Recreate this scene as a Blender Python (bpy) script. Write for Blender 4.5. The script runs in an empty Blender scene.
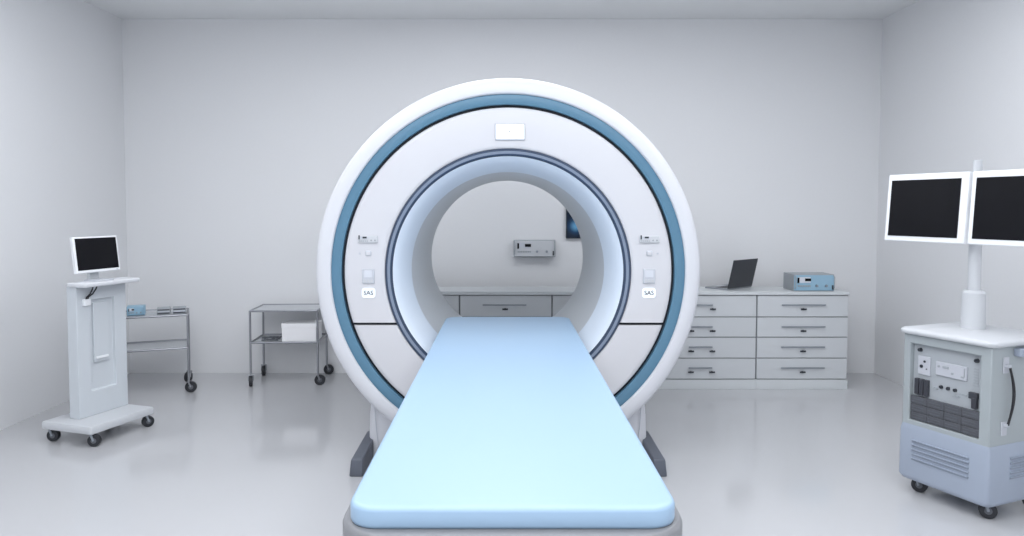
import bpy, bmesh, math, random
from mathutils import Vector, Matrix
random.seed(4)
PI = math.pi
scene = bpy.context.scene
C = scene.collection

# ------------------------------------------------------------ camera
F = 740.0
cd = bpy.data.cameras.new('camera'); cam = bpy.data.objects.new('camera', cd); C.objects.link(cam)
cam.location = (0, 0, 1.55)
cam.rotation_euler = (PI/2 - math.atan(35/740.0), 0, 0)
cd.sensor_fit = 'HORIZONTAL'; cd.sensor_width = 36.0; cd.lens = F*36.0/1024
cd.shift_x = 7.5/1024; cd.shift_y = -26.0/1024; cd.clip_start = 0.05
scene.camera = cam

# ------------------------------------------------------------ world, lights, exposure
w = bpy.data.worlds.new('world'); scene.world = w; w.use_nodes = True
w.node_tree.nodes['Background'].inputs[0].default_value = (0.75, 0.85, 1, 1)
w.node_tree.nodes['Background'].inputs[1].default_value = 0.3
scene.view_settings.view_transform = 'Standard'; scene.view_settings.look = 'None'
scene.view_settings.gamma = 1; scene.view_settings.use_curve_mapping = False
scene.view_settings.exposure = 0.0
CEIL = 3.266
PANELS = [(x, y, 1.0) for y in (-2.3, -0.7, 0.9, 2.7) for x in (-1.4, 0.0, 1.4)] + [(-1.9, 4.4, 1.2), (0.0, 5.0, 1.15), (1.9, 4.4, 1.2)]   # ceiling panels (their fixtures are built further down)
LIGHT_POWER = 13.1; LIGHT_COL = (0.975, 0.977, 1.0)
for lx, ly, lk in PANELS:
    l = bpy.data.lights.new('panel_light', 'AREA'); l.shape = 'RECTANGLE'; l.size = 1.1; l.size_y = 1.1
    l.energy = LIGHT_POWER*lk; l.color = LIGHT_COL
    lo = bpy.data.objects.new('panel_light', l); lo.location = (lx, ly, CEIL-0.045); C.objects.link(lo)

# ------------------------------------------------------------ materials
def srgb(r, g, b):
    return tuple(((c/255)/12.92 if c/255 <= .04045 else ((c/255+.055)/1.055)**2.4) for c in (r, g, b)) + (1,)
def mat(name, col, rough=.5, metal=0, coat=0, noise=0, emis=None, es=0, bump=0, scale=6, rn=0):
    m = bpy.data.materials.new(name); m.use_nodes = True
    nt = m.node_tree; b = nt.nodes['Principled BSDF']
    b.inputs['Base Color'].default_value = col; b.inputs['Roughness'].default_value = rough
    b.inputs['Metallic'].default_value = metal; b.inputs['Coat Weight'].default_value = coat
    b.inputs['Coat Roughness'].default_value = .1
    if noise or bump or rn:
        tc = nt.nodes.new('ShaderNodeTexCoord'); n = nt.nodes.new('ShaderNodeTexNoise')
        n.inputs['Scale'].default_value = scale; n.inputs['Detail'].default_value = 4
        nt.links.new(tc.outputs['Object'], n.inputs['Vector'])
        if noise:
            mx = nt.nodes.new('ShaderNodeMix'); mx.data_type = 'RGBA'
            mx.inputs[6].default_value = tuple(c*(1-noise) for c in col[:3])+(1,)
            mx.inputs[7].default_value = tuple(min(1, c*(1+noise)) for c in col[:3])+(1,)
            nt.links.new(n.outputs['Fac'], mx.inputs[0]); nt.links.new(mx.outputs[2], b.inputs['Base Color'])
        if rn:
            mr = nt.nodes.new('ShaderNodeMapRange'); mr.inputs[3].default_value = rough-rn; mr.inputs[4].default_value = rough+rn
            nt.links.new(n.outputs['Fac'], mr.inputs[0]); nt.links.new(mr.outputs[0], b.inputs['Roughness'])
        if bump:
            bp = nt.nodes.new('ShaderNodeBump'); bp.inputs['Strength'].default_value = bump; bp.inputs['Distance'].default_value = .003
            nt.links.new(n.outputs['Fac'], bp.inputs['Height']); nt.links.new(bp.outputs[0], b.inputs['Normal'])
    if emis:
        b.inputs['Emission Color'].default_value = emis; b.inputs['Emission Strength'].default_value = es
    return m
M = {}
M['wall'] = mat('wall_paint', (.80, .81, .83, 1), .7, noise=.01, bump=.05, scale=40)
M['ceiling'] = mat('ceiling_paint', (.82, .835, .85, 1), .8, noise=.01, scale=20)
M['floor'] = mat('floor_epoxy', (.55, .555, .575, 1), .12, noise=.015, scale=1.2, rn=.03)
M['floor'].node_tree.nodes['Principled BSDF'].inputs['IOR'].default_value = 1.85
M['shell'] = mat('gantry_shell', (.70, .715, .76, 1), .32, noise=.004)
M['panel'] = mat('gantry_panel', (.66, .665, .70, 1), .3, noise=.004)
M['blue'] = mat('gantry_blue', srgb(88, 130, 156), .35, noise=.01)
M['gap'] = mat('black_gap', (.008, .012, .022, 1), .5)
M['navy'] = mat('dark_trim', srgb(52, 68, 92), .35)
M['steelblue'] = mat('steel_blue_trim', srgb(126, 138, 158), .35)
M['liner'] = mat('liner_lit_blue', (.80, .88, .98, 1), .35)  # pale blue plastic, base colour raised to stand in for lighting inside the bore
M['tunnel'] = mat('tunnel_grey', (.66, .69, .72, 1), .4)
M['mattress'] = mat('mattress_vinyl', (.32, .46, .62, 1), .40, noise=.006, bump=.02, scale=9)
M['tray'] = mat('tray_grey', (.21, .215, .23, 1), .4)
M['darkgrey'] = mat('foot_grey', srgb(92, 97, 108), .5, noise=.02)
M['white'] = mat('white_plastic', (.80, .82, .86, 1), .35, noise=.005)
M['cart_white'] = mat('cart_white', (.62, .66, .70, 1), .4, noise=.005)
M['bright'] = mat('bezel_white', (.88, .90, .93, 1), .35)
M['screen'] = mat('screen_black', (.004, .004, .006, 1), .3)
M['screen'].node_tree.nodes['Principled BSDF'].inputs['Specular IOR Level'].default_value = .2
M['slab'] = mat('cart_top_white', (.60, .62, .65, 1), .4)
M['rack'] = mat('rack_panel', (.40, .43, .46, 1), .45)
M['rack2'] = mat('rack_panel_light', (.52, .54, .59, 1), .45)
M['rubber'] = mat('rubber', (.02, .022, .028, 1), .5)
M['hub'] = mat('caster_hub', (.12, .13, .15, 1), .4)
M['steel'] = mat('steel_tube', (.36, .37, .40, 1), .35, metal=.8)
M['steeltop'] = mat('steel_sheet', (.62, .64, .66, 1), .35, metal=.35)
M['cab'] = mat('cabinet_laminate', (.62, .645, .67, 1), .4, noise=.006)
M['cabgap'] = mat('cabinet_gap', (.24, .26, .28, 1), .6)
M['counter'] = mat('counter_top', (.64, .67, .69, 1), .3, noise=.006)
M['handle'] = mat('handle_grey', (.30, .33, .37, 1), .4, metal=.4)
M['knob'] = mat('lock_dark', (.03, .035, .045, 1), .4)
M['kick'] = mat('plinth', (.66, .69, .71, 1), .4)
M['mach'] = mat('equipment_grey', (.38, .42, .44, 1), .4, noise=.006)
M['machblue'] = mat('equipment_blue_grey', (.35, .40, .49, 1), .4, noise=.006)
M['slot'] = mat('slot_shade', (.27, .31, .38, 1), .5)
M['instr'] = mat('instrument_grey', (.60, .62, .65, 1), .4)
M['instrblue'] = mat('instrument_blue', srgb(150, 186, 208), .4)
M['instrgrey'] = mat('instrument_side', (.36, .39, .42, 1), .5)
M['module'] = mat('rack_module', (.09, .095, .11, 1), .4, noise=.15, scale=40)
M['module2'] = mat('rack_module_edge', (.045, .048, .06, 1), .4)
M['laptop'] = mat('laptop_shell', (.035, .038, .046, 1), .4)
M['laptop2'] = mat('laptop_deck', (.30, .32, .35, 1), .4)
M['paper'] = mat('box_white', (.93, .93, .95, 1), .6, noise=.01, scale=30)
M['lit'] = mat('lit_display', (.9, .95, 1, 1), .3, emis=(.92, .97, 1, 1), es=.65)
M['softlit'] = mat('lit_label', (.9, .95, 1, 1), .3, emis=(.88, .97, 1, 1), es=.22)
M['ink'] = mat('ink_grey', srgb(60, 66, 78), .5)
M['pad'] = mat('keypad_grey', srgb(200, 204, 212), .4)
M['padin'] = mat('keypad_inner', srgb(214, 218, 226), .4)
M['lightdiff'] = mat('light_diffuser', (.9, .9, .9, 1), .5, emis=(.92, .97, 1, 1), es=1.5)
M['cable'] = mat('cable_black', (.012, .012, .016, 1), .4)
# wall screen: a soft blue glow on near-black
m = mat('scan_screen', (.006, .01, .02, 1), .2); nt = m.node_tree; b = nt.nodes['Principled BSDF']
tc = nt.nodes.new('ShaderNodeTexCoord'); mp = nt.nodes.new('ShaderNodeMapping'); gr = nt.nodes.new('ShaderNodeTexGradient'); gr.gradient_type = 'SPHERICAL'
nz = nt.nodes.new('ShaderNodeTexNoise'); nz.inputs['Scale'].default_value = 14
mp.inputs['Location'].default_value = (.35, 0, .35); mp.inputs['Scale'].default_value = (11, 11, 11)
cr = nt.nodes.new('ShaderNodeValToRGB')
cr.color_ramp.elements[0].color = (.004, .012, .03, 1); cr.color_ramp.elements[1].color = (.18, .5, .85, 1); cr.color_ramp.elements[1].position = .85
e = cr.color_ramp.elements.new(.35); e.color = (.01, .06, .16, 1)
nt.links.new(tc.outputs['Object'], mp.inputs[0]); nt.links.new(mp.outputs[0], gr.inputs[0]); nt.links.new(gr.outputs['Fac'], cr.inputs[0])
nt.links.new(cr.outputs[0], b.inputs['Emission Color']); b.inputs['Emission Strength'].default_value = .5
M['scan'] = m

# ------------------------------------------------------------ helpers
def link(name, bm, mats, parent=None, smooth=None, bevel=0, bseg=3):
    me = bpy.data.meshes.new(name)
    bmesh.ops.recalc_face_normals(bm, faces=bm.faces[:])
    bm.to_mesh(me); bm.free()
    if not isinstance(mats, (list, tuple)): mats = [mats]
    for k in mats: me.materials.append(M[k])
    o = bpy.data.objects.new(name, me); C.objects.link(o)
    if parent: o.parent = parent
    if bevel:
        md = o.modifiers.new('bevel', 'BEVEL'); md.width = bevel; md.segments = bseg; md.limit_method = 'ANGLE'; md.angle_limit = math.radians(40)
    if smooth or bevel:
        for p in me.polygons: p.use_smooth = True
        try: me.set_sharp_from_angle(angle=math.radians(smooth or 40))
        except Exception: pass
    return o
def box(bm, c, s, mi=0, rz=0, top=None):
    """axis box centred at c with full sizes s; top=(kx,ky) scales its upper face"""
    r = bmesh.ops.create_cube(bm, size=1)
    for v in r['verts']:
        kx, ky = top if (top and v.co.z > 0) else (1, 1)
        v.co = Vector((v.co.x*s[0]*kx, v.co.y*s[1]*ky, v.co.z*s[2]))
        if rz: v.co.rotate(Matrix.Rotation(rz, 3, 'Z'))
        v.co += Vector(c)
    for f in {f for v in r['verts'] for f in v.link_faces}: f.material_index = mi
    return r['verts']
def bx(bm, x0, x1, y0, y1, z0, z1, mi=0):
    return box(bm, ((x0+x1)/2, (y0+y1)/2, (z0+z1)/2), (x1-x0, y1-y0, z1-z0), mi)
def cyl(bm, p0, p1, r, r2=None, seg=20, mi=0):
    p0 = Vector(p0); p1 = Vector(p1); d = p1-p0
    q = d.to_track_quat('Z', 'Y').to_matrix().to_4x4(); q.translation = (p0+p1)/2
    res = bmesh.ops.create_cone(bm, cap_ends=True, segments=seg, radius1=r, radius2=r if r2 is None else r2, depth=d.length, matrix=q)
    for f in {f for v in res['verts'] for f in v.link_faces}: f.material_index = mi
def tube(bm, pts, r, seg=10, mi=0, closed=False):
    pts = [Vector(p) for p in pts]; rings = []; n = len(pts); prev = None
    for i, p in enumerate(pts):
        a = pts[i-1] if (i > 0 or closed) else p
        b_ = pts[(i+1) % n] if (i < n-1 or closed) else p
        t = (b_-a).normalized()
        if prev is None:
            u = t.orthogonal().normalized()
        else:
            u = (prev - t*prev.dot(t)).normalized()
        prev = u; v = t.cross(u)
        rings.append([bm.verts.new(p + r*(math.cos(2*PI*k/seg)*u + math.sin(2*PI*k/seg)*v)) for k in range(seg)])
    for i in range(n-1 + (1 if closed else 0)):
        A = rings[i]; B = rings[(i+1) % n]
        for k in range(seg):
            f = bm.faces.new((A[k], A[(k+1) % seg], B[(k+1) % seg], B[k])); f.material_index = mi
    if not closed:
        bm.faces.new(rings[0][::-1]); bm.faces.new(rings[-1])
def lathe_y(bm, prof, cx, cz, seg=160, closed=True, mis=None):
    """turn a (radius, y) profile about the axis through (cx, *, cz) along Y"""
    rings = []
    for r, y in prof:
        rings.append([bm.verts.new((cx+r*math.sin(2*PI*k/seg), y, cz+r*math.cos(2*PI*k/seg))) for k in range(seg)])
    n = len(prof)
    for i in range(n if closed else n-1):
        A = rings[i]; B = rings[(i+1) % n]
        for k in range(seg):
            f = bm.faces.new((A[k], A[(k+1) % seg], B[(k+1) % seg], B[k]))
            if mis: f.material_index = mis[i]
def rrect(hx0, hx1, y0, y1, r, n=8, corners=(1, 1, 1, 1)):
    """rounded rectangle outline, counter clockwise from the (x1,y0) corner"""
    pts = []
    for (cx, cy, a0, on) in ((hx1-r, y0+r, -PI/2, corners[0]), (hx1-r, y1-r, 0, corners[1]), (hx0+r, y1-r, PI/2, corners[2]), (hx0+r, y0+r, PI, corners[3])):
        if on:
            for k in range(n+1):
                a = a0+PI/2*k/n; pts.append((cx+r*math.cos(a), cy+r*math.sin(a)))
        else:
            a = a0+PI/4; pts.append((cx+r*math.sqrt(2)*math.cos(a), cy+r*math.sqrt(2)*math.sin(a)))
    return pts
def loft(bm, loops, mi=0, cap=True):
    """join outlines [(list of xy), z] with the same count"""
    R = [[bm.verts.new((x, y, z)) for x, y in pts] for pts, z in loops]
    n = len(R[0])
    for A, B in zip(R, R[1:]):
        for k in range(n):
            f = bm.faces.new((A[k], A[(k+1) % n], B[(k+1) % n], B[k])); f.material_index = mi
    if cap:
        f = bm.faces.new(R[0][::-1]); f.material_index = mi
        f = bm.faces.new(R[-1]); f.material_index = mi
def empty(name, label, cat, loc, rz=0, group=None):
    o = bpy.data.objects.new(name, None); C.objects.link(o); o.empty_display_size = .1
    o.location = loc; o.rotation_euler = (0, 0, rz); o['label'] = label; o['category'] = cat
    if group: o['group'] = group
    return o
def tag(o, label, cat, group=None):
    o['label'] = label; o['category'] = cat
    if group: o['group'] = group
    return o
def struct(o): o['kind'] = 'structure'; return o
def dup(root, loc, rz, label=None):
    r = root.copy(); C.objects.link(r); r.location = loc; r.rotation_euler = (0, 0, rz)
    if label: r['label'] = label
    for ch in list(root.children):
        c = ch.copy(); C.objects.link(c); c.parent = r
        for g in ch.children:
            d = g.copy(); C.objects.link(d); d.parent = c
    return r
def text_mesh(name, body, size, loc, rot, mk, parent, depth=.0008):
    cu = bpy.data.curves.new(name, 'FONT'); cu.body = body; cu.size = size; cu.align_x = 'CENTER'; cu.align_y = 'CENTER'; cu.extrude = depth
    t = bpy.data.objects.new(name, cu); C.objects.link(t)
    bpy.context.view_layer.update()
    me = bpy.data.meshes.new_from_object(t.evaluated_get(bpy.context.evaluated_depsgraph_get()))
    C.objects.unlink(t); bpy.data.objects.remove(t)
    me.materials.clear(); me.materials.append(M[mk])
    o = bpy.data.objects.new(name, me); C.objects.link(o); o.location = loc; o.rotation_euler = rot
    if parent: o.parent = parent
    return o

# ------------------------------------------------------------ the room
XL, XR, YB, YF = -3.50, 3.455, 6.852, -3.2
bm = bmesh.new(); bx(bm, XL-.1, XR+.1, YF-.1, YB+.1, -.1, 0); struct(link('floor', bm, 'floor'))
bm = bmesh.new(); bx(bm, XL-.1, XR+.1, YF-.1, YB+.1, CEIL, CEIL+.1); struct(link('ceiling', bm, 'ceiling'))
bm = bmesh.new(); bx(bm, XL-.1, XL, YF, YB, 0, CEIL); struct(link('wall_left', bm, 'wall'))
bm = bmesh.new(); bx(bm, XR, XR+.1, YF, YB, 0, CEIL); struct(link('wall_right', bm, 'wall'))
bm = bmesh.new(); bx(bm, XL-.1, XR+.1, YB, YB+.1, 0, CEIL); struct(link('wall_back', bm, 'wall'))
bm = bmesh.new(); bx(bm, XL-.1, XR+.1, YF-.1, YF, 0, CEIL); struct(link('wall_front', bm, 'wall'))

# ------------------------------------------------------------ the scanner
GX, GZ = 0.021, 1.165
scanner = empty('mri_scanner', 'large white ring-shaped scanner gantry with a blue accent ring in the room centre', 'scanner', (GX, 4.8, 0))
def gobj(name, bm, mats, parent=scanner, **k):
    bmesh.ops.translate(bm, verts=bm.verts[:], vec=(-GX, -4.8, 0))
    return link(name, bm, mats, parent, **k)
bm = bmesh.new()
prof = [(1.043, 4.345), (1.048, 4.336), (1.056, 4.334), (1.09, 4.338), (1.118, 4.346), (1.136, 4.366), (1.143, 4.40), (1.143, 4.45),
        (1.13, 5.3), (1.12, 5.5), (1.08, 5.66), (1.02, 5.73), (.95, 5.755), (.63, 5.765), (.598, 5.76), (.592, 5.745), (.63, 5.7), (1.0, 5.6), (1.043, 4.5)]
lathe_y(bm, prof, GX, GZ, 192); shell = gobj('housing', bm, 'shell', smooth=50)
bm = bmesh.new()
lathe_y(bm, [(.983, 4.352), (.987, 4.349), (1.038, 4.349), (1.043, 4.352), (1.043, 4.40), (.983, 4.40)], GX, GZ, 192); gobj('accent_ring', bm, 'blue', smooth=50)
bm = bmesh.new()
lathe_y(bm, [(.71, 4.385), (.983, 4.385), (.983, 4.405), (.71, 4.405)], GX, GZ, 192); gobj('gap_ring', bm, 'gap', smooth=50)
SEAM = .858
def face_piece(keep_above):
    bm = bmesh.new()
    lathe_y(bm, [(.727, 4.362), (.731, 4.357), (.75, 4.354), (.94, 4.354), (.962, 4.357), (.966, 4.362), (.966, 4.383), (.727, 4.383)], GX, GZ, 192)
    z = SEAM+.008 if keep_above else SEAM-.008
    r = bmesh.ops.bisect_plane(bm, geom=bm.verts[:]+bm.edges[:]+bm.faces[:], plane_co=(0, 0, z), plane_no=(0, 0, 1), clear_inner=keep_above, clear_outer=not keep_above)
    ed = [g for g in r['geom_cut'] if isinstance(g, bmesh.types.BMEdge)]
    bmesh.ops.holes_fill(bm, edges=ed)
    return bm
gobj('upper_face_panel', face_piece(True), 'panel', smooth=50)
gobj('lower_face_panel', face_piece(False), 'panel', smooth=50)
bm = bmesh.new()
lathe_y(bm, [(.727, 4.360), (.723, 4.353), (.713, 4.353), (.697, 4.355), (.687, 4.360), (.684, 4.366), (.682, 4.39), (.727, 4.39)], GX, GZ, 192,
        mis=[0, 0, 1, 0, 0, 0, 0, 0]); gobj('bore_trim', bm, ['navy', 'steelblue'], smooth=50)
bm = bmesh.new()
lathe_y(bm, [(.684, 4.372), (.675, 4.380), (.643, 4.44), (.616, 4.53), (.602, 4.62), (.625, 4.62), (.66, 4.47), (.70, 4.385)], GX, GZ, 192)
gobj('bore_liner', bm, 'liner', smooth=50)
bm = bmesh.new()
lathe_y(bm, [(.602, 4.62), (.597, 5.0), (.592, 5.5), (.588, 5.745), (.61, 5.745), (.62, 5.0), (.625, 4.62)], GX, GZ, 192)
gobj('bore_tunnel', bm, 'tunnel', smooth=50)
# pedestal: rounded block under the ring, flaring slightly to the floor, with seams where the covers meet
bm = bmesh.new()
loft(bm, [(rrect(GX-.872, GX+.872, 4.50, 5.60, .10), 0.0), (rrect(GX-.872, GX+.872, 4.50, 5.60, .10), .03), (rrect(GX-.866, GX+.866, 4.505, 5.60, .10), .25), (rrect(GX-.85, GX+.85, 4.51, 5.60, .10), .40)])
gobj('pedestal', bm, 'shell', smooth=50)
for s in (-1, 1):
    bm = bmesh.new()
    tube(bm, [(GX+s*(.79+.03*math.sin(t*PI/2)), 4.4985+.008*t, 0.01+.36*t) for t in [k/8 for k in range(9)]], .003)
    gobj('cover_seam', bm, 'pad', smooth=50)
    bm = bmesh.new()
    x0, x1 = (GX+s*.835, GX+s*.915)
    pts = [(4.185, 0), (4.70, 0), (4.70, .112), (4.192, .104), (4.185, .09)]
    A = [bm.verts.new((x0, y, z)) for y, z in pts]; B = [bm.verts.new((x1-(s*.012 if z > .05 else 0), y, z)) for y, z in pts]
    n = len(pts)
    for k in range(n): bm.faces.new((A[k], A[(k+1) % n], B[(k+1) % n], B[k]))
    bm.faces.new(A); bm.faces.new(B)
    gobj('foot', bm, 'darkgrey', bevel=.008)
FY = 4.354
# top display
bm = bmesh.new(); bx(bm, -.055, .120, FY-.010, FY+.002, 1.940, 2.036)
disp = gobj('display', bm, 'pad', bevel=.004)
bm = bmesh.new(); bx(bm, -.049, .114, FY-.0125, FY-.008, 1.947, 2.029); gobj('display_screen', bm, 'lit', disp)
bm = bmesh.new(); cyl(bm, (.030, FY-.0135, 1.990), (.030, FY-.012, 1.990), .0045, seg=16); gobj('screen_mark', bm, 'ink', disp)

def instrument(bm_body, w_, h, d, mk, parent, side='instrgrey', feet=True):
    """bench instrument: case with a front bezel, window, buttons, two knobs, handle lugs. Front faces -y, base at z 0, centred on x.
    returns nothing; parts are parented"""
    bm = bm_body
    bx(bm, -w_/2-.006, w_/2+.006, .006, d, -.004, h+.006, 0)
    case = link('case', bm, side, parent, bevel=.004)
    bm = bmesh.new(); bx(bm, -w_/2, w_/2, -.004, .012, 0.002, h); link('front_panel', bm, mk, parent, bevel=.003)
    bm = bmesh.new(); bx(bm, -w_*.42, -w_*.10, -.007, -.003, h*.52, h*.88, 0); link('window_strip', bm, 'padin' if mk != 'instr' else 'pad', parent)
    bm = bmesh.new(); bx(bm, -w_*.24, -w_*.09, -.010, -.006, h*.62, h*.80); link('readout', bm, 'screen', parent)
    bm = bmesh.new(); bx(bm, -w_*.43, -w_*.385, -.010, -.006, h*.50, h*.85); link('level_bar', bm, 'screen', parent)
    bm = bmesh.new()
    for k in range(8): bx(bm, -w_*.42+k*w_*.042, -w_*.42+k*w_*.042+w_*.028, -.009, -.003, h*.26, h*.36)
    link('button_row', bm, 'instrgrey', parent)
    for kx in (.06, .30):
        bm = bmesh.new(); cyl(bm, (w_*kx, -.004, h*.32), (w_*kx, -.020, h*.32), h*.085, h*.07); link('knob', bm, 'handle', parent, smooth=40)
    bm = bmesh.new(); bx(bm, w_*.445, w_*.475, -.014, -.004, h*.08, h*.36); link('power_switch', bm, 'knob', parent)
    for s in (-1, 1):
        bm = bmesh.new()
        x = s*(w_/2-.004)
        tube(bm, [(x, -.004, h*.15), (x, -.022, h*.2), (x, -.022, h*.9), (x, -.004, h*.97)], .004, 8); link('side_handle', bm, side, parent, smooth=50)

def ctl(cx, mirror):
    """the control cluster on the face panel"""
    c = cx
    bm = bmesh.new()
    bx(bm, c-.058, c+.058, FY-.012, FY+.001, 1.340, 1.380, 0)
    p = gobj('readout_panel', bm, 'instr', bevel=.003)
    bm = bmesh.new()
    bx(bm, c-.05, c+.00, FY-.014, FY-.011, 1.362, 1.377, 0); gobj('readout_window', bm, 'pad', p)
    bm = bmesh.new(); bx(bm, c-.030, c-.006, FY-.016, FY-.013, 1.366, 1.376); bx(bm, c-.054, c-.047, FY-.016, FY-.011, 1.360, 1.384); gobj('readout_digits', bm, 'knob', p)
    bm = bmesh.new()
    for k in range(5): bx(bm, c-.05+k*.011, c-.043+k*.011, FY-.014, FY-.011, 1.348, 1.353)
    for k in (0, 1): cyl(bm, (c+.020+k*.022, FY-.014, 1.354), (c+.020+k*.022, FY-.010, 1.354), .005, seg=12)
    gobj('readout_buttons', bm, 'instrgrey', p)
    bm = bmesh.new(); bx(bm, c-.016, c+.018, FY-.006, FY+.001, 1.262, 1.292); q = gobj('call_button', bm, 'pad', bevel=.004)
    bm = bmesh.new(); bx(bm, c-.010, c+.012, FY-.008, FY-.005, 1.268, 1.286); gobj('button_cap', bm, 'panel', q, bevel=.002)
    bm = bmesh.new(); cyl(bm, (c-mirror*.05, FY-.004, 1.277), (c-mirror*.05, FY+.001, 1.277), .006, seg=16); gobj('indicator_lamp', bm, 'pad', smooth=40)
    bm = bmesh.new(); bx(bm, c-.036, c+.036, FY-.008, FY+.001, 1.098, 1.186); kp = gobj('keypad', bm, 'pad', bevel=.004)
    bm = bmesh.new(); bx(bm, c-.024, c+.024, FY-.011, FY-.007, 1.136, 1.178); gobj('key_window', bm, 'padin', kp)
    bm = bmesh.new()
    bx(bm, c-.026, c+.026, FY-.0105, FY-.007, 1.179, 1.183)
    gobj('title_strip', bm, 'instr', kp)
    for k in range(3):
        bm = bmesh.new(); bx(bm, c-.026+k*.019, c-.012+k*.019, FY-.0105, FY-.007, 1.106, 1.124); gobj('key', bm, 'instr', kp)
    bm = bmesh.new(); loft(bm, [(rrect(c-.040, c+.040, -.03, .03, .018), 0), (rrect(c-.040, c+.040, -.03, .03, .018), .005)])
    bmesh.ops.rotate(bm, verts=bm.verts[:], cent=(0, 0, 0), matrix=Matrix.Rotation(PI/2, 3, 'X'))
    bmesh.ops.translate(bm, verts=bm.verts[:], vec=(0, FY+.001, 1.043))
    lb = gobj('backlit_label', bm, 'softlit')
    text_mesh('label_text', 'SAS', .036, (c-GX, FY-.0062-4.8, 1.043), (PI/2, 0, 0), 'ink', lb)
ctl(-.803, 1); ctl(.853, -1)

# ------------------------------------------------------------ the patient table
TX = .0195
table = empty('patient_table', 'long patient table with a pale blue mattress running from the foreground into the ring', 'patient table', (TX, 3.0, 0))
def tobj(name, bm, mats, parent=table, **k):
    bmesh.ops.translate(bm, verts=bm.verts[:], vec=(-TX, -3.0, 0))
    return link(name, bm, mats, parent, **k)
def mat_loop(ins, z): return (rrect(TX-.391+ins, TX+.391-ins, 1.690+ins, 4.70-ins, .070-ins*.5, 10), z)
bm = bmesh.new()
loft(bm, [mat_loop(.012, .797), mat_loop(.002, .801), mat_loop(0, .808), mat_loop(0, .839), mat_loop(.0016, .8445), mat_loop(.0055, .8485), mat_loop(.011, .8505), mat_loop(.022, .851)])
tobj('mattress', bm, 'mattress', smooth=60)
def tr_loop(ins, z, y1=4.20, bow=0):
    pts = rrect(TX-.4145+ins, TX+.4145-ins, 1.655+ins, y1-ins, .13, 12)
    return (pts, z)
bm = bmesh.new()
loft(bm, [tr_loop(.12, .62), tr_loop(.05, .64), tr_loop(.012, .69), tr_loop(.0, .74), tr_loop(0, .788), tr_loop(.003, .796), tr_loop(.010, .799), tr_loop(.03, .799)])
tobj('table_tray', bm, 'tray', smooth=60)
bm = bmesh.new(); bx(bm, TX-.28, TX+.28, 4.1, 4.66, .765, .798); tobj('cradle', bm, 'tray', bevel=.01)
bm = bmesh.new()
loft(bm, [(rrect(TX-.26, TX+.26, 2.2, 4.0, .10), .10), (rrect(TX-.24, TX+.24, 2.25, 3.95, .10), .625)])
tobj('table_column', bm, 'shell', smooth=50)
bm = bmesh.new()
loft(bm, [(rrect(TX-.34, TX+.34, 2.05, 4.12, .12), 0), (rrect(TX-.34, TX+.34, 2.05, 4.12, .12), .08), (rrect(TX-.30, TX+.30, 2.1, 4.07, .12), .11)])
tobj('table_base', bm, 'darkgrey', smooth=50)

# ------------------------------------------------------------ drawer cabinets
CY0, CY1 = 6.243, 6.62
ROWS = [(.088, .261), (.269, .440), (.448, .613), (.621, .799)]
def cabinet(x0, x1, label, handles, knobs):
    t = empty('drawer_cabinet', label, 'cabinet', ((x0+x1)/2, (CY0+CY1)/2, 0), group='drawer cabinets under the long worktop')
    ox, oy = (x0+x1)/2, (CY0+CY1)/2
    bm = bmesh.new(); bx(bm, x0-ox+.0005, x1-ox-.0005, CY0+.016-oy, CY1-oy, .08, .805); link('body', bm, 'cabgap', t)
    bm = bmesh.new(); bx(bm, x0-ox, x1-ox, CY0+.0-.008-oy, CY0+.05-oy, 0, .080); link('plinth', bm, 'kick', t, bevel=.003)
    for z0, z1 in ROWS:
        bm = bmesh.new(); bx(bm, x0-ox+.006, x1-ox-.006, CY0-oy, CY0+.018-oy, z0, z1)
        d = link('drawer', bm, 'cab', t, bevel=.0025)
        hz = z1-.078
        a, b_ = handles
        bm = bmesh.new(); bx(bm, a-ox, b_-ox, CY0-.016-oy, CY0-.006-oy, hz-.005, hz+.005)
        for xx in (a+.02, b_-.02): bx(bm, xx-.004-ox, xx+.004-ox, CY0-.008-oy, CY0+.002-oy, hz-.004, hz+.004)
        link('handle', bm, 'handle', d, bevel=.001)
        for kx in knobs:
            kz = hz-.036
            bm = bmesh.new(); cyl(bm, (kx-ox, CY0+.001-oy, kz), (kx-ox, CY0-.012-oy, kz), .0095, seg=20)
            bx(bm, kx-.024-ox, kx+.024-ox, CY0-.016-oy, CY0-.008-oy, kz-.007, kz+.007)
            link('lock', bm, 'knob', d, bevel=.002)
    return t
cabinet(2.141, 2.920, 'pale grey four-drawer cabinet at the right end of the row under the blue instrument', (2.35, 2.72), (2.535,))
cabinet(1.191, 2.141, 'wide pale grey four-drawer cabinet with two locks per drawer, under the laptop', (1.565, 1.765), (1.585, 1.765))
cabinet(.403, 1.191, 'pale grey drawer cabinet mostly hidden by the ring, showing at the bore right edge', (.61, .98), (.797,))
cabinet(-.381, .403, 'pale grey drawer cabinet seen centrally through the bore above the table end', (-.185, .185), (.005,))
cabinet(-1.17, -.381, 'leftmost pale grey drawer cabinet, a sliver showing at the left edge of the bore', (-.96, -.59), (-.775,))
bm = bmesh.new(); bx(bm, -1.18, 2.924, CY0-.012, CY1+.012, .8055, .835)
tag(link('countertop', bm, 'counter', bevel=.004), 'long pale grey worktop lying over all the drawer cabinets by the back wall', 'worktop')

# ------------------------------------------------------------ laptop on the worktop
lt = empty('laptop', 'open dark grey laptop seen from behind on the worktop right of the ring', 'laptop', (1.915, 6.330, .8355), math.radians(41))
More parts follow.
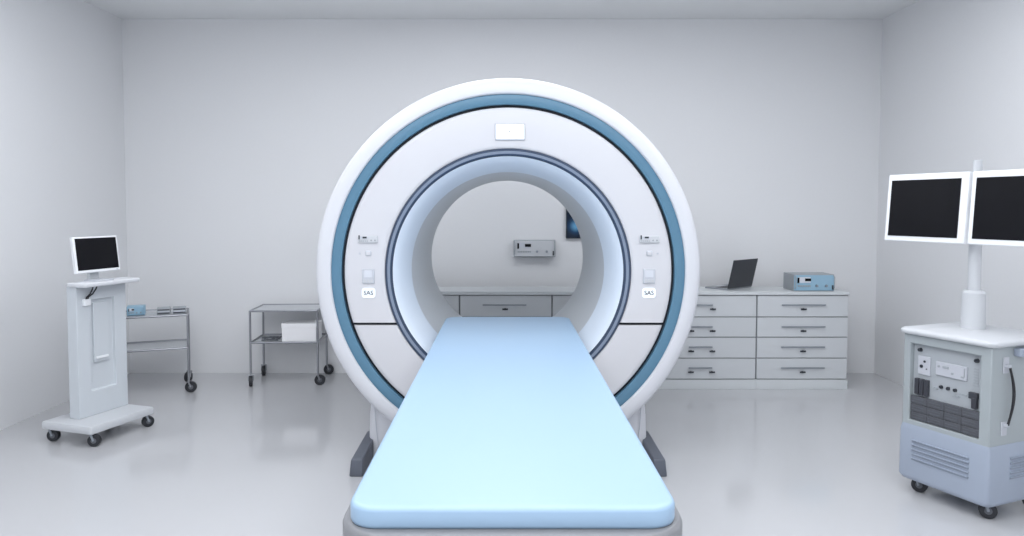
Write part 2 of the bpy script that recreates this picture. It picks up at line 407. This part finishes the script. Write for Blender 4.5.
# hinge runs along local x, keyboard deck extends along local +y, lid rises at the hinge leaning back over -y
LW = .385
bm = bmesh.new(); bx(bm, 0, LW, 0, .225, 0, .014); deck = link('keyboard_deck', bm, 'laptop2', lt, bevel=.004)
bm = bmesh.new()
for r_ in range(5):
    for c_ in range(13): bx(bm, .022+c_*.0218, .040+c_*.0218, .035+r_*.021, .052+r_*.021, .0138, .0152)
link('keys', bm, 'laptop', deck)
bm = bmesh.new(); bx(bm, .11, .215, .150, .21, .0138, .0145); link('touchpad', bm, 'instr', deck)
bm = bmesh.new(); bx(bm, 0, LW, -.005, .004, .0, .255); lid = link('lid', bm, 'laptop', lt, bevel=.004)
lid.location = (0, 0, .012); lid.rotation_euler = (math.radians(13), 0, 0)
bm = bmesh.new(); bx(bm, .012, LW-.012, .0035, .0055, .014, .243); link('screen', bm, 'screen', lid)

# ------------------------------------------------------------ instruments
ti = empty('bench_instrument', 'light blue boxed instrument with dark readout on the worktop at the right', 'instrument', (2.630, 6.262, .8392), math.radians(0))
instrument(bmesh.new(), .335, .132, .235, 'instrblue', ti)
tw = empty('wall_instrument', 'small grey instrument fixed to the back wall, seen through the bore', 'instrument', (.276, 6.77, 1.096), 0)
instrument(bmesh.new(), .370, .145, .082, 'instr', tw)
ws = empty('wall_screen', 'dark wall screen showing a glowing blue scan, half hidden by the bore edge', 'screen', (.817, 6.852, 1.26))
bm = bmesh.new(); bx(bm, -.25, .25, -.035, 0, 0, .40); link('screen_frame', bm, 'knob', ws, bevel=.006)
bm = bmesh.new(); bx(bm, -.243, .243, -.0025, 0, -.193, .193); so = link('screen', bm, 'scan', ws); so.location = (0, -.035, .20)
# the glow sits where the image is brightest
M['scan'].node_tree.nodes['Mapping'].inputs['Location'].default_value = (11*.16, 0, 11*.085)

# ------------------------------------------------------------ casters
def caster(parent, x, y, rwheel, ztop, ang=0, width=.024, name='caster', fork='handle'):
    """fork + wheel; ztop = height where the stem meets its frame"""
    ca, sa = math.cos(ang), math.sin(ang)
    off = rwheel*.35
    wx, wy = x+off*ca, y+off*sa
    bm = bmesh.new()
    cyl(bm, (x, y, rwheel*1.9), (x, y, ztop), .009, seg=12)
    px, py = -sa, ca
    for s in (-1, 1):
        q = width/2+.004
        cyl(bm, (wx+px*s*q, wy+py*s*q, rwheel), (x+px*s*q, y+py*s*q, rwheel*2.02), .007, seg=8)
    cyl(bm, (x-px*(width/2+.010), y-py*(width/2+.010), rwheel*2.02), (x+px*(width/2+.010), y+py*(width/2+.010), rwheel*2.02), .008, seg=8)
    c = link(name, bm, fork, parent, smooth=40)
    bm = bmesh.new()
    cyl(bm, (wx-px*width/2, wy-py*width/2, rwheel), (wx+px*width/2, wy+py*width/2, rwheel), rwheel, seg=32, mi=0)
    cyl(bm, (wx-px*(width/2+.002), wy-py*(width/2+.002), rwheel), (wx+px*(width/2+.002), wy+py*(width/2+.002), rwheel), rwheel*.45, seg=20, mi=1)
    link('wheel', bm, ['rubber', 'hub'], c, bevel=.003)
    return c

# ------------------------------------------------------------ computer stand at the left
AC = math.radians(-18.72)
st = empty('computer_stand', 'white wheeled computer stand with a recessed column panel by the left wall', 'stand', (-3.021, 4.839, 0), AC)
bm = bmesh.new()
loft(bm, [(rrect(-.027, .397, -.027, .497, .012), .088), (rrect(-.03, .40, -.03, .50, .014), .096), (rrect(-.03, .40, -.03, .50, .014), .128), (rrect(-.025, .395, -.025, .495, .012), .136)])
link('base_plate', bm, 'slab', st, smooth=50)
for x, y, a in ((.015, .01, .3), (.365, .01, .45), (.365, .455, 1.15), (.015, .455, 1.6)):
    caster(st, x, y, .039, .09, a, .034)
bm = bmesh.new(); 
X0, X1, Y0, Y1 = .09, .175, .085, .49
bx(bm, X0, X1, Y0, Y1, .136, 1.022)
# recess cut into the wide side face (+x)
fs = [f for f in bm.faces if f.normal.x > .9 or (abs(f.calc_center_median().x-X1) < 1e-5)]
r = bmesh.ops.inset_region(bm, faces=fs, thickness=.001)
f = fs[0]; zc = (.136+1.022)/2
tgt = {(-1, -1): (.188, .305), (1, -1): (.392, .305), (1, 1): (.392, .925), (-1, 1): (.188, .925)}
yc = (Y0+Y1)/2
for v in f.verts:
    ty, tz = tgt[(1 if v.co.y > yc else -1, 1 if v.co.z > zc else -1)]; v.co.y = ty; v.co.z = tz
r = bmesh.ops.inset_region(bm, faces=[f], thickness=.004)
for v in f.verts: v.co.x -= .022
link('column', bm, 'cart_white', st, bevel=.004)
bm = bmesh.new(); bx(bm, X1-.022, X1-.008, .222, .352, .49, .90); ip = link('access_cover', bm, 'cart_white', st, bevel=.004)
bm = bmesh.new(); bx(bm, X1-.008, X1+.004, .230, .330, .515, .53); link('pull_ledge', bm, 'bright', ip, bevel=.002)
bm = bmesh.new(); bx(bm, .065, .09, .18, .40, .25, .95); link('rear_cover', bm, 'cart_white', st, bevel=.006)
bm = bmesh.new()
loft(bm, [(rrect(.122, .278, .067, .513, .012), 1.022), (rrect(.115, .285, .06, .52, .015), 1.030), (rrect(.115, .285, .06, .52, .015), 1.045), (rrect(.12, .28, .065, .515, .012), 1.049)])
link('top_shelf', bm, 'white', st, smooth=50)
bm = bmesh.new(); bx(bm, X1-.002, X1+.022, .130, .180, .890, .935); link('cable_socket', bm, 'bright', st, bevel=.004)
for k in (0, 1):
    bm = bmesh.new()
    pts = [(.215, .185+.03*k, 1.026), (.212, .18+.028*k, 1.0), (.202, .168+.022*k, .968), (.190, .152+.014*k, .948), (.188, .148+.012*k, .93)]
    tube(bm, pts, .0045, 8); link('cable', bm, 'cable', st, smooth=60)
# its monitor: screen faces local +x
dm = empty('computer_monitor', 'small white-framed monitor with a black screen on top of the computer stand', 'monitor', (-3.021+.185*math.cos(AC)-.262*math.sin(AC), 4.839+.185*math.sin(AC)+.262*math.cos(AC), 1.050), AC)
bm = bmesh.new(); loft(bm, [(rrect(-.068, .06, -.075, .075, .02), 0), (rrect(-.068, .06, -.075, .075, .02), .006), (rrect(-.063, .055, -.07, .07, .02), .009)]); link('base', bm, 'pad', dm, smooth=50)
bm = bmesh.new(); bx(bm, -.070, -.046, -.04, .04, .006, .16); link('neck', bm, 'steeltop', dm, bevel=.003)
bm = bmesh.new(); bx(bm, -.014, .016, -.178, .178, -.122, .122); fr = link('screen_frame', bm, 'bright', dm, bevel=.006); fr.location = (-.028, .0, .178); fr.rotation_euler = (0, math.radians(-7), 0)
bm = bmesh.new(); bx(bm, .0155, .0175, -.165, .165, -.103, .111); link('screen', bm, 'screen', fr)
bm = bmesh.new(); bx(bm, .0155, .0175, .14, .155, -.116, -.110); link('power_button', bm, 'pad', fr)

# ------------------------------------------------------------ steel trolleys
def trolley(loc, rz, label, angs):
    """local: x along the length, y depth, origin at the front right leg"""
    t = empty('steel_trolley', label, 'trolley', loc, rz, group='steel instrument trolleys')
    L, D = .575, .415
    for (x, y) in ((0, 0), (-L, 0), (-L, D), (0, D)):
        bm = bmesh.new(); cyl(bm, (x, y, .10), (x, y, .656), .0095, seg=16); link('leg', bm, 'steel', t, smooth=40)
    for (x, y), a in zip(((0, 0), (-L, 0), (-L, D), (0, D)), angs):
        caster(t, x, y, .046, .11, a, .028, fork='steel')
    for z, zz in ((.651, 'top_rail'), (.376, 'shelf_rail')):
        bm = bmesh.new()
        tube(bm, [(0, 0, z), (-L, 0, z)], .009, 10); tube(bm, [(0, D, z), (-L, D, z)], .009, 10)
        tube(bm, [(0, 0, z), (0, D, z)], .009, 10); tube(bm, [(-L, 0, z), (-L, D, z)], .009, 10)
        link(zz, bm, 'steel', t, smooth=50)
    bm = bmesh.new(); bx(bm, -L+.008, -.008, .008, D-.008, .646, .650); link('top_tray', bm, 'steeltop', t)
    bm = bmesh.new(); bx(bm, -L+.008, -.008, .008, D-.008, .368, .372); link('lower_shelf', bm, 'steeltop', t)
    return t
tr1 = trolley((-1.625, 6.385, 0), math.radians(3), 'steel two-tier trolley holding a white box on its lower shelf, beside the ring', (.1, -1.35, -1.45, .2))
AL = math.atan2(.17, .41)
tr2 = trolley((-2.643, 6.135, 0), AL, 'steel two-tier trolley with instruments on its top, partly behind the white computer stand', (-.2, -1, -1, -2.15))
# white box on the right trolley
wb = empty('storage_box', 'white box lying on the lower shelf of the trolley beside the ring', 'box', (-1.790, 6.480, .3725))
bm = bmesh.new(); bx(bm, -.150, .150, -.08, .12, 0, .13); link('box_body', bm, 'paper', wb, bevel=.003)
bm = bmesh.new(); bx(bm, -.153, .153, -.083, .123, .125, .163); link('lid', bm, 'paper', wb, bevel=.003)
# dark clamps lying loose on that shelf
for i, (px, py, a, lab) in enumerate(((-2.10, 6.60, .3, 'dark forceps on the lower trolley shelf, furthest left of the clamps by the white box'),
                                      (-2.06, 6.47, -.2, 'dark forceps on the lower trolley shelf, between the other two by the white box'),
                                      (-2.02, 6.585, 1.3, 'dark forceps on the lower trolley shelf, touching distance from the white box'))):
    f_ = empty('forceps', lab, 'forceps', (px, py, .3725), a, 'clamps on the trolley shelf')
    bm = bmesh.new()
    for s in (-1, 1):
        ring = [(-.055+.017*math.cos(2*PI*k/14), s*.022+.014*math.sin(2*PI*k/14), .009) for k in range(14)]
        tube(bm, ring, .0045, 6, closed=True)
        tube(bm, [(-.04, s*.018, .009), (.0, s*.004, .010+.002*s), (.07, -s*.002, .010+.002*s)], .0045, 6)
    cyl(bm, (0, 0, .003), (0, 0, .018), .006, seg=10)
    link('blades', bm, 'hub', f_, smooth=50)
# on the left trolley
def on_left(x, y, z):
    c, s = math.cos(AL), math.sin(AL)
    return (-2.643+c*x-s*y, 6.135+s*x+c*y, z)
bi = empty('bench_instrument', 'small blue instrument box on the trolley behind the computer stand', 'instrument', on_left(-.395, .12, .655), AL)
instrument(bmesh.new(), .125, .066, .12, 'instrblue', bi, side='instrblue')
for x, lab in ((-.185, 'small grey dark-slotted case on the trolley, next to the blue instrument box'), (-.064, 'small grey dark-slotted case on the trolley, at its right corner')):
    g = empty('instrument_case', lab, 'case', on_left(x, .10, .6505), AL, 'small grey cases on the left trolley')
    bm = bmesh.new(); bx(bm, -.052, .052, 0, .12, 0, .052); link('case_body', bm, 'instrgrey', g, bevel=.005)
    bm = bmesh.new()
    for z in (.012, .040): bx(bm, -.046, .046, -.003, .001, z-.004, z+.004)
    link('slots', bm, 'module2', g)
    bm = bmesh.new(); bx(bm, -.046, .046, -.004, .001, .020, .029); link('label_strip', bm, 'pad', g)

# ------------------------------------------------------------ equipment cart at the right
AM = math.radians(-66.985)
OM = Vector((2.251, 3.974, 0))
def mloc(x, y, z): c, s = math.cos(AM), math.sin(AM); return (OM.x+c*x-s*y, OM.y+s*x+c*y, z)
mc = empty('equipment_cart', 'grey wheeled equipment cart with an open instrument window, cable hook and monitor post', 'cart', OM, AM)
BX0, BX1, BY0, BY1 = -.052, .428, -.06, .40
# body, front (-y) window cut as a recess
bm = bmesh.new(); bx(bm, BX0, BX1, BY0, BY1, .375, .875)
f = [q for q in bm.faces if abs(q.calc_center_median().y-BY0) < 1e-5][0]
bmesh.ops.inset_region(bm, faces=[f], thickness=.004)
for v in f.verts:
    v.co.x = -.014 if v.co.x < .18 else .372
    v.co.z = .402 if v.co.z < .62 else .818
bmesh.ops.inset_region(bm, faces=[f], thickness=.0005)
for v in f.verts: v.co.y += .035
link('body', bm, 'mach', mc, bevel=.006)
bm = bmesh.new()
loft(bm, [(rrect(BX0-.002, BX1+.002, BY0-.002, BY1+.002, .03), .078), (rrect(BX0-.012, BX1+.012, BY0-.012, BY1+.012, .03), .092), (rrect(BX0-.012, BX1+.012, BY0-.012, BY1+.012, .02), .10), (rrect(BX0-.008, BX1+.008, BY0-.008, BY1+.008, .012), .35), (rrect(BX0, BX1, BY0, BY1, .006), .378)])
sk = link('skirt', bm, 'machblue', mc, smooth=50)
# louvres: each a ridge with a dark slot under it
for k in range(5):
    z = .195+k*.0245
    bm = bmesh.new(); bx(bm, .02, .335, BY0-.0125, BY0-.006, z-.0045, z+.0045, 0); bx(bm, .02, .335, BY0-.0185, BY0-.007, z+.0045, z+.0085, 1)
    link('louvre', bm, ['slot', 'machblue'], sk)
    bm = bmesh.new(); bx(bm, BX1+.004, BX1+.0125, .085, .34, z+.012-.0045, z+.012+.0045, 0); bx(bm, BX1+.006, BX1+.0185, .085, .34, z+.012+.0045, z+.012+.0085, 1)
    link('louvre', bm, ['slot', 'machblue'], sk)
bm = bmesh.new()
loft(bm, [(rrect(BX0-.018, BX1+.018, BY0-.016, BY1+.02, .04), .868), (rrect(BX0-.026, BX1+.026, BY0-.024, BY1+.026, .045), .876), (rrect(BX0-.026, BX1+.026, BY0-.024, BY1+.026, .045), .888), (rrect(BX0-.016, BX1+.016, BY0-.014, BY1+.016, .045), .898)])
link('top', bm, 'slab', mc, smooth=50)
# side tray that shows under the top at the right
bm = bmesh.new(); bx(bm, BX1-.002, BX1+.035, .10, .36, .815, .855); link('side_tray', bm, 'machblue', mc, bevel=.006)
# things in the window
yr = BY0+.035

bm = bmesh.new(); bx(bm, -.012, .370, yr-.006, yr, .404, .816); pn = link('instrument_panel', bm, 'rack', mc, bevel=.001)
bm = bmesh.new(); bx(bm, .018, .088, yr-.014, yr-.005, .655, .755); q = link('outlet_plate', bm, 'rack2', pn, bevel=.003)
bm = bmesh.new()
for x_, z_, r_ in ((.040, .700, .009), (.058, .728, .006), (.070, .690, .003)): cyl(bm, (x_, yr-.013, z_), (x_, yr-.018, z_), r_, seg=14)
link('meter_panel', bm, 'knob', pn, smooth=40)
bm = bmesh.new(); bx(bm, .122, .290, yr-.016, yr-.005, .672, .744); link('display_panel', bm, 'rack2', pn, bevel=.003)
for x0, x1, z0, z1 in ((.162, .194, .714, .726), (.262, .276, .684, .692), (.278, .282, .69, .735)):
    bm = bmesh.new(); bx(bm, x0, x1, yr-.019, yr-.015, z0, z1); link('display_mark', bm, 'instrgrey', pn)
for x_, z_ in ((.14, .72), (.215, .695)):
    bm = bmesh.new(); cyl(bm, (x_, yr-.015, z_), (x_, yr-.020, z_), .006, seg=12); link('dial', bm, 'instrgrey', pn, smooth=40)
for x_ in (.028, .338):
    bm = bmesh.new(); cyl(bm, (x_, yr-.004, .786), (x_, yr-.022, .786), .011, .009, seg=16); link('panel_knob', bm, 'knob', pn, smooth=40)
for x_ in (.152, .190, .228):
    bm = bmesh.new(); cyl(bm, (x_, yr-.004, .612), (x_, yr-.016, .612), .009, seg=14); link('jack', bm, 'knob', pn, smooth=40)
bm = bmesh.new()
for k in range(7): bx(bm, .322, .346, yr-.009, yr-.005, .655+k*.014, .661+k*.014)
link('vent_slits', bm, 'instrgrey', pn)
for k in range(3):
    bm = bmesh.new(); bx(bm, .008+k*.027, .031+k*.027, yr-.026, yr-.005, .545, .632); link('plug_module', bm, 'module2', pn, bevel=.003)
bm = bmesh.new(); bx(bm, .11, .13, yr-.013, yr-.005, .592, .600); bx(bm, .215, .25, yr-.013, yr-.005, .577, .585); bx(bm, .25, .29, yr-.011, yr-.005, .596, .600); link('small_labels', bm, 'instrgrey', pn)
bm = bmesh.new(); bx(bm, .308, .352, yr-.026, yr-.005, .592, .625); bx(bm, .326, .350, yr-.030, yr-.005, .545, .60); link('connector', bm, 'module2', pn, bevel=.003)
for k in range(4):
    for j in range(3):
        bm = bmesh.new(); x0 = -.011+k*.0955; z0 = .406+j*.0435
        bx(bm, x0, x0+.094, yr-.024, yr-.005, z0, z0+.0415); rm = link('rack_module', bm, 'module', pn, bevel=.002)
        bm = bmesh.new()
        for q_ in range(2): bx(bm, x0+.008, x0+.076, yr-.0255, yr-.023, z0+.010+q_*.014, z0+.014+q_*.014)
        link('module_slot', bm, 'hub' if q_ % 2 else 'module2', rm)
# cable hook on the right hand side
bm = bmesh.new(); bx(bm, BX1, BX1+.006, .020, .062, .735, .815); bx(bm, BX1, BX1+.026, .030, .050, .765, .780); link('upper_hook', bm, 'rack2', mc, bevel=.003)
bm = bmesh.new(); bx(bm, BX1, BX1+.006, .018, .060, .425, .495); bx(bm, BX1, BX1+.024, .030, .050, .472, .488); link('lower_hook', bm, 'rack2', mc, bevel=.003)
for k in range(2):
    bm = bmesh.new()
    pts = []
    for i in range(15):
        t_ = i/14
        pts.append((BX1+.020+.006*math.sin(PI*t_), .040+.036*math.sin(PI*t_)*(1-.30*k)+.004*k, .775-.295*t_))
    tube(bm, pts, .0055, 8); link('power_cable', bm, 'cable', mc, smooth=60)
for x, y, a in ((.0, .0, .45), (.375, .0, .75), (.375, .335, .7), (.0, .335, .3)):
    caster(mc, x, y, .040, .095, a, .030)
# post
PXL, PYL = .112, .255
bm = bmesh.new(); cyl(bm, (PXL, PYL, .896), (PXL, PYL, 1.09), .060, .056, seg=32); cyl(bm, (PXL, PYL, 1.09), (PXL, PYL, 1.102), .056, .046, seg=32); link('post_sleeve', bm, 'slab', mc, smooth=40)
bm = bmesh.new(); cyl(bm, (PXL, PYL, 1.09), (PXL, PYL, 1.74), .031, seg=28); cyl(bm, (PXL, PYL, 1.74), (PXL, PYL, 1.80), .022, seg=24); link('post', bm, 'slab', mc, smooth=40)
bm = bmesh.new(); bx(bm, PXL-.20, PXL+.38, PYL-.062, PYL-.038, 1.52, 1.58); bx(bm, PXL-.036, PXL+.036, PYL-.05, PYL+.036, 1.505, 1.595); link('monitor_bracket', bm, 'white', mc, bevel=.004)
# monitors: width runs along local x of the cart, faces -y
def big_monitor(xc, lab):
    p = mloc(xc, PYL-.080, 1.544)
    t = empty('display_monitor', lab, 'monitor', p, AM, 'monitors on the cart post')
    t.rotation_euler = (math.radians(-4.5), 0, AM); t.rotation_mode = 'XYZ'
    W, Hh = .490, .385
    bm = bmesh.new(); bx(bm, -W/2, W/2, -.022, .012, -Hh/2, Hh/2)
    fr = link('screen_frame', bm, 'bright', t, bevel=.006)
    bm = bmesh.new(); bx(bm, -W/2+.026, W/2-.040, -.0245, -.0215, -Hh/2+.030, Hh/2-.034); link('screen', bm, 'screen', fr)
    bm = bmesh.new(); bx(bm, -.12, .12, .012, .017, -.10, .10); link('rear_housing', bm, 'white', t, bevel=.006)
    return t
GAP = .105+.035
big_monitor(-.116, 'left of the two white-framed monitors on the cart post, fully in view')
big_monitor(.391, 'right of the two white-framed monitors on the cart post, cut by the picture edge')

# ------------------------------------------------------------ ceiling lights
cl = None
for lx, ly, lk in PANELS:
    if cl is None:
        cl = empty('ceiling_light', 'square flat ceiling light panel overhead', 'ceiling light', (lx, ly, CEIL), 0, 'ceiling light panels')
        bm = bmesh.new()
        for a_ in (-1, 1):
            bx(bm, a_*.575-.015, a_*.575+.015, -.59, .59, -.04, 0); bx(bm, -.56, .56, a_*.575-.015, a_*.575+.015, -.04, 0)
        link('light_frame', bm, 'white', cl)
        bm = bmesh.new(); bx(bm, -.56, .56, -.56, .56, -.030, -.012); link('diffuser', bm, 'lightdiff', cl)
    else:
        dup(cl, (lx, ly, CEIL), 0)
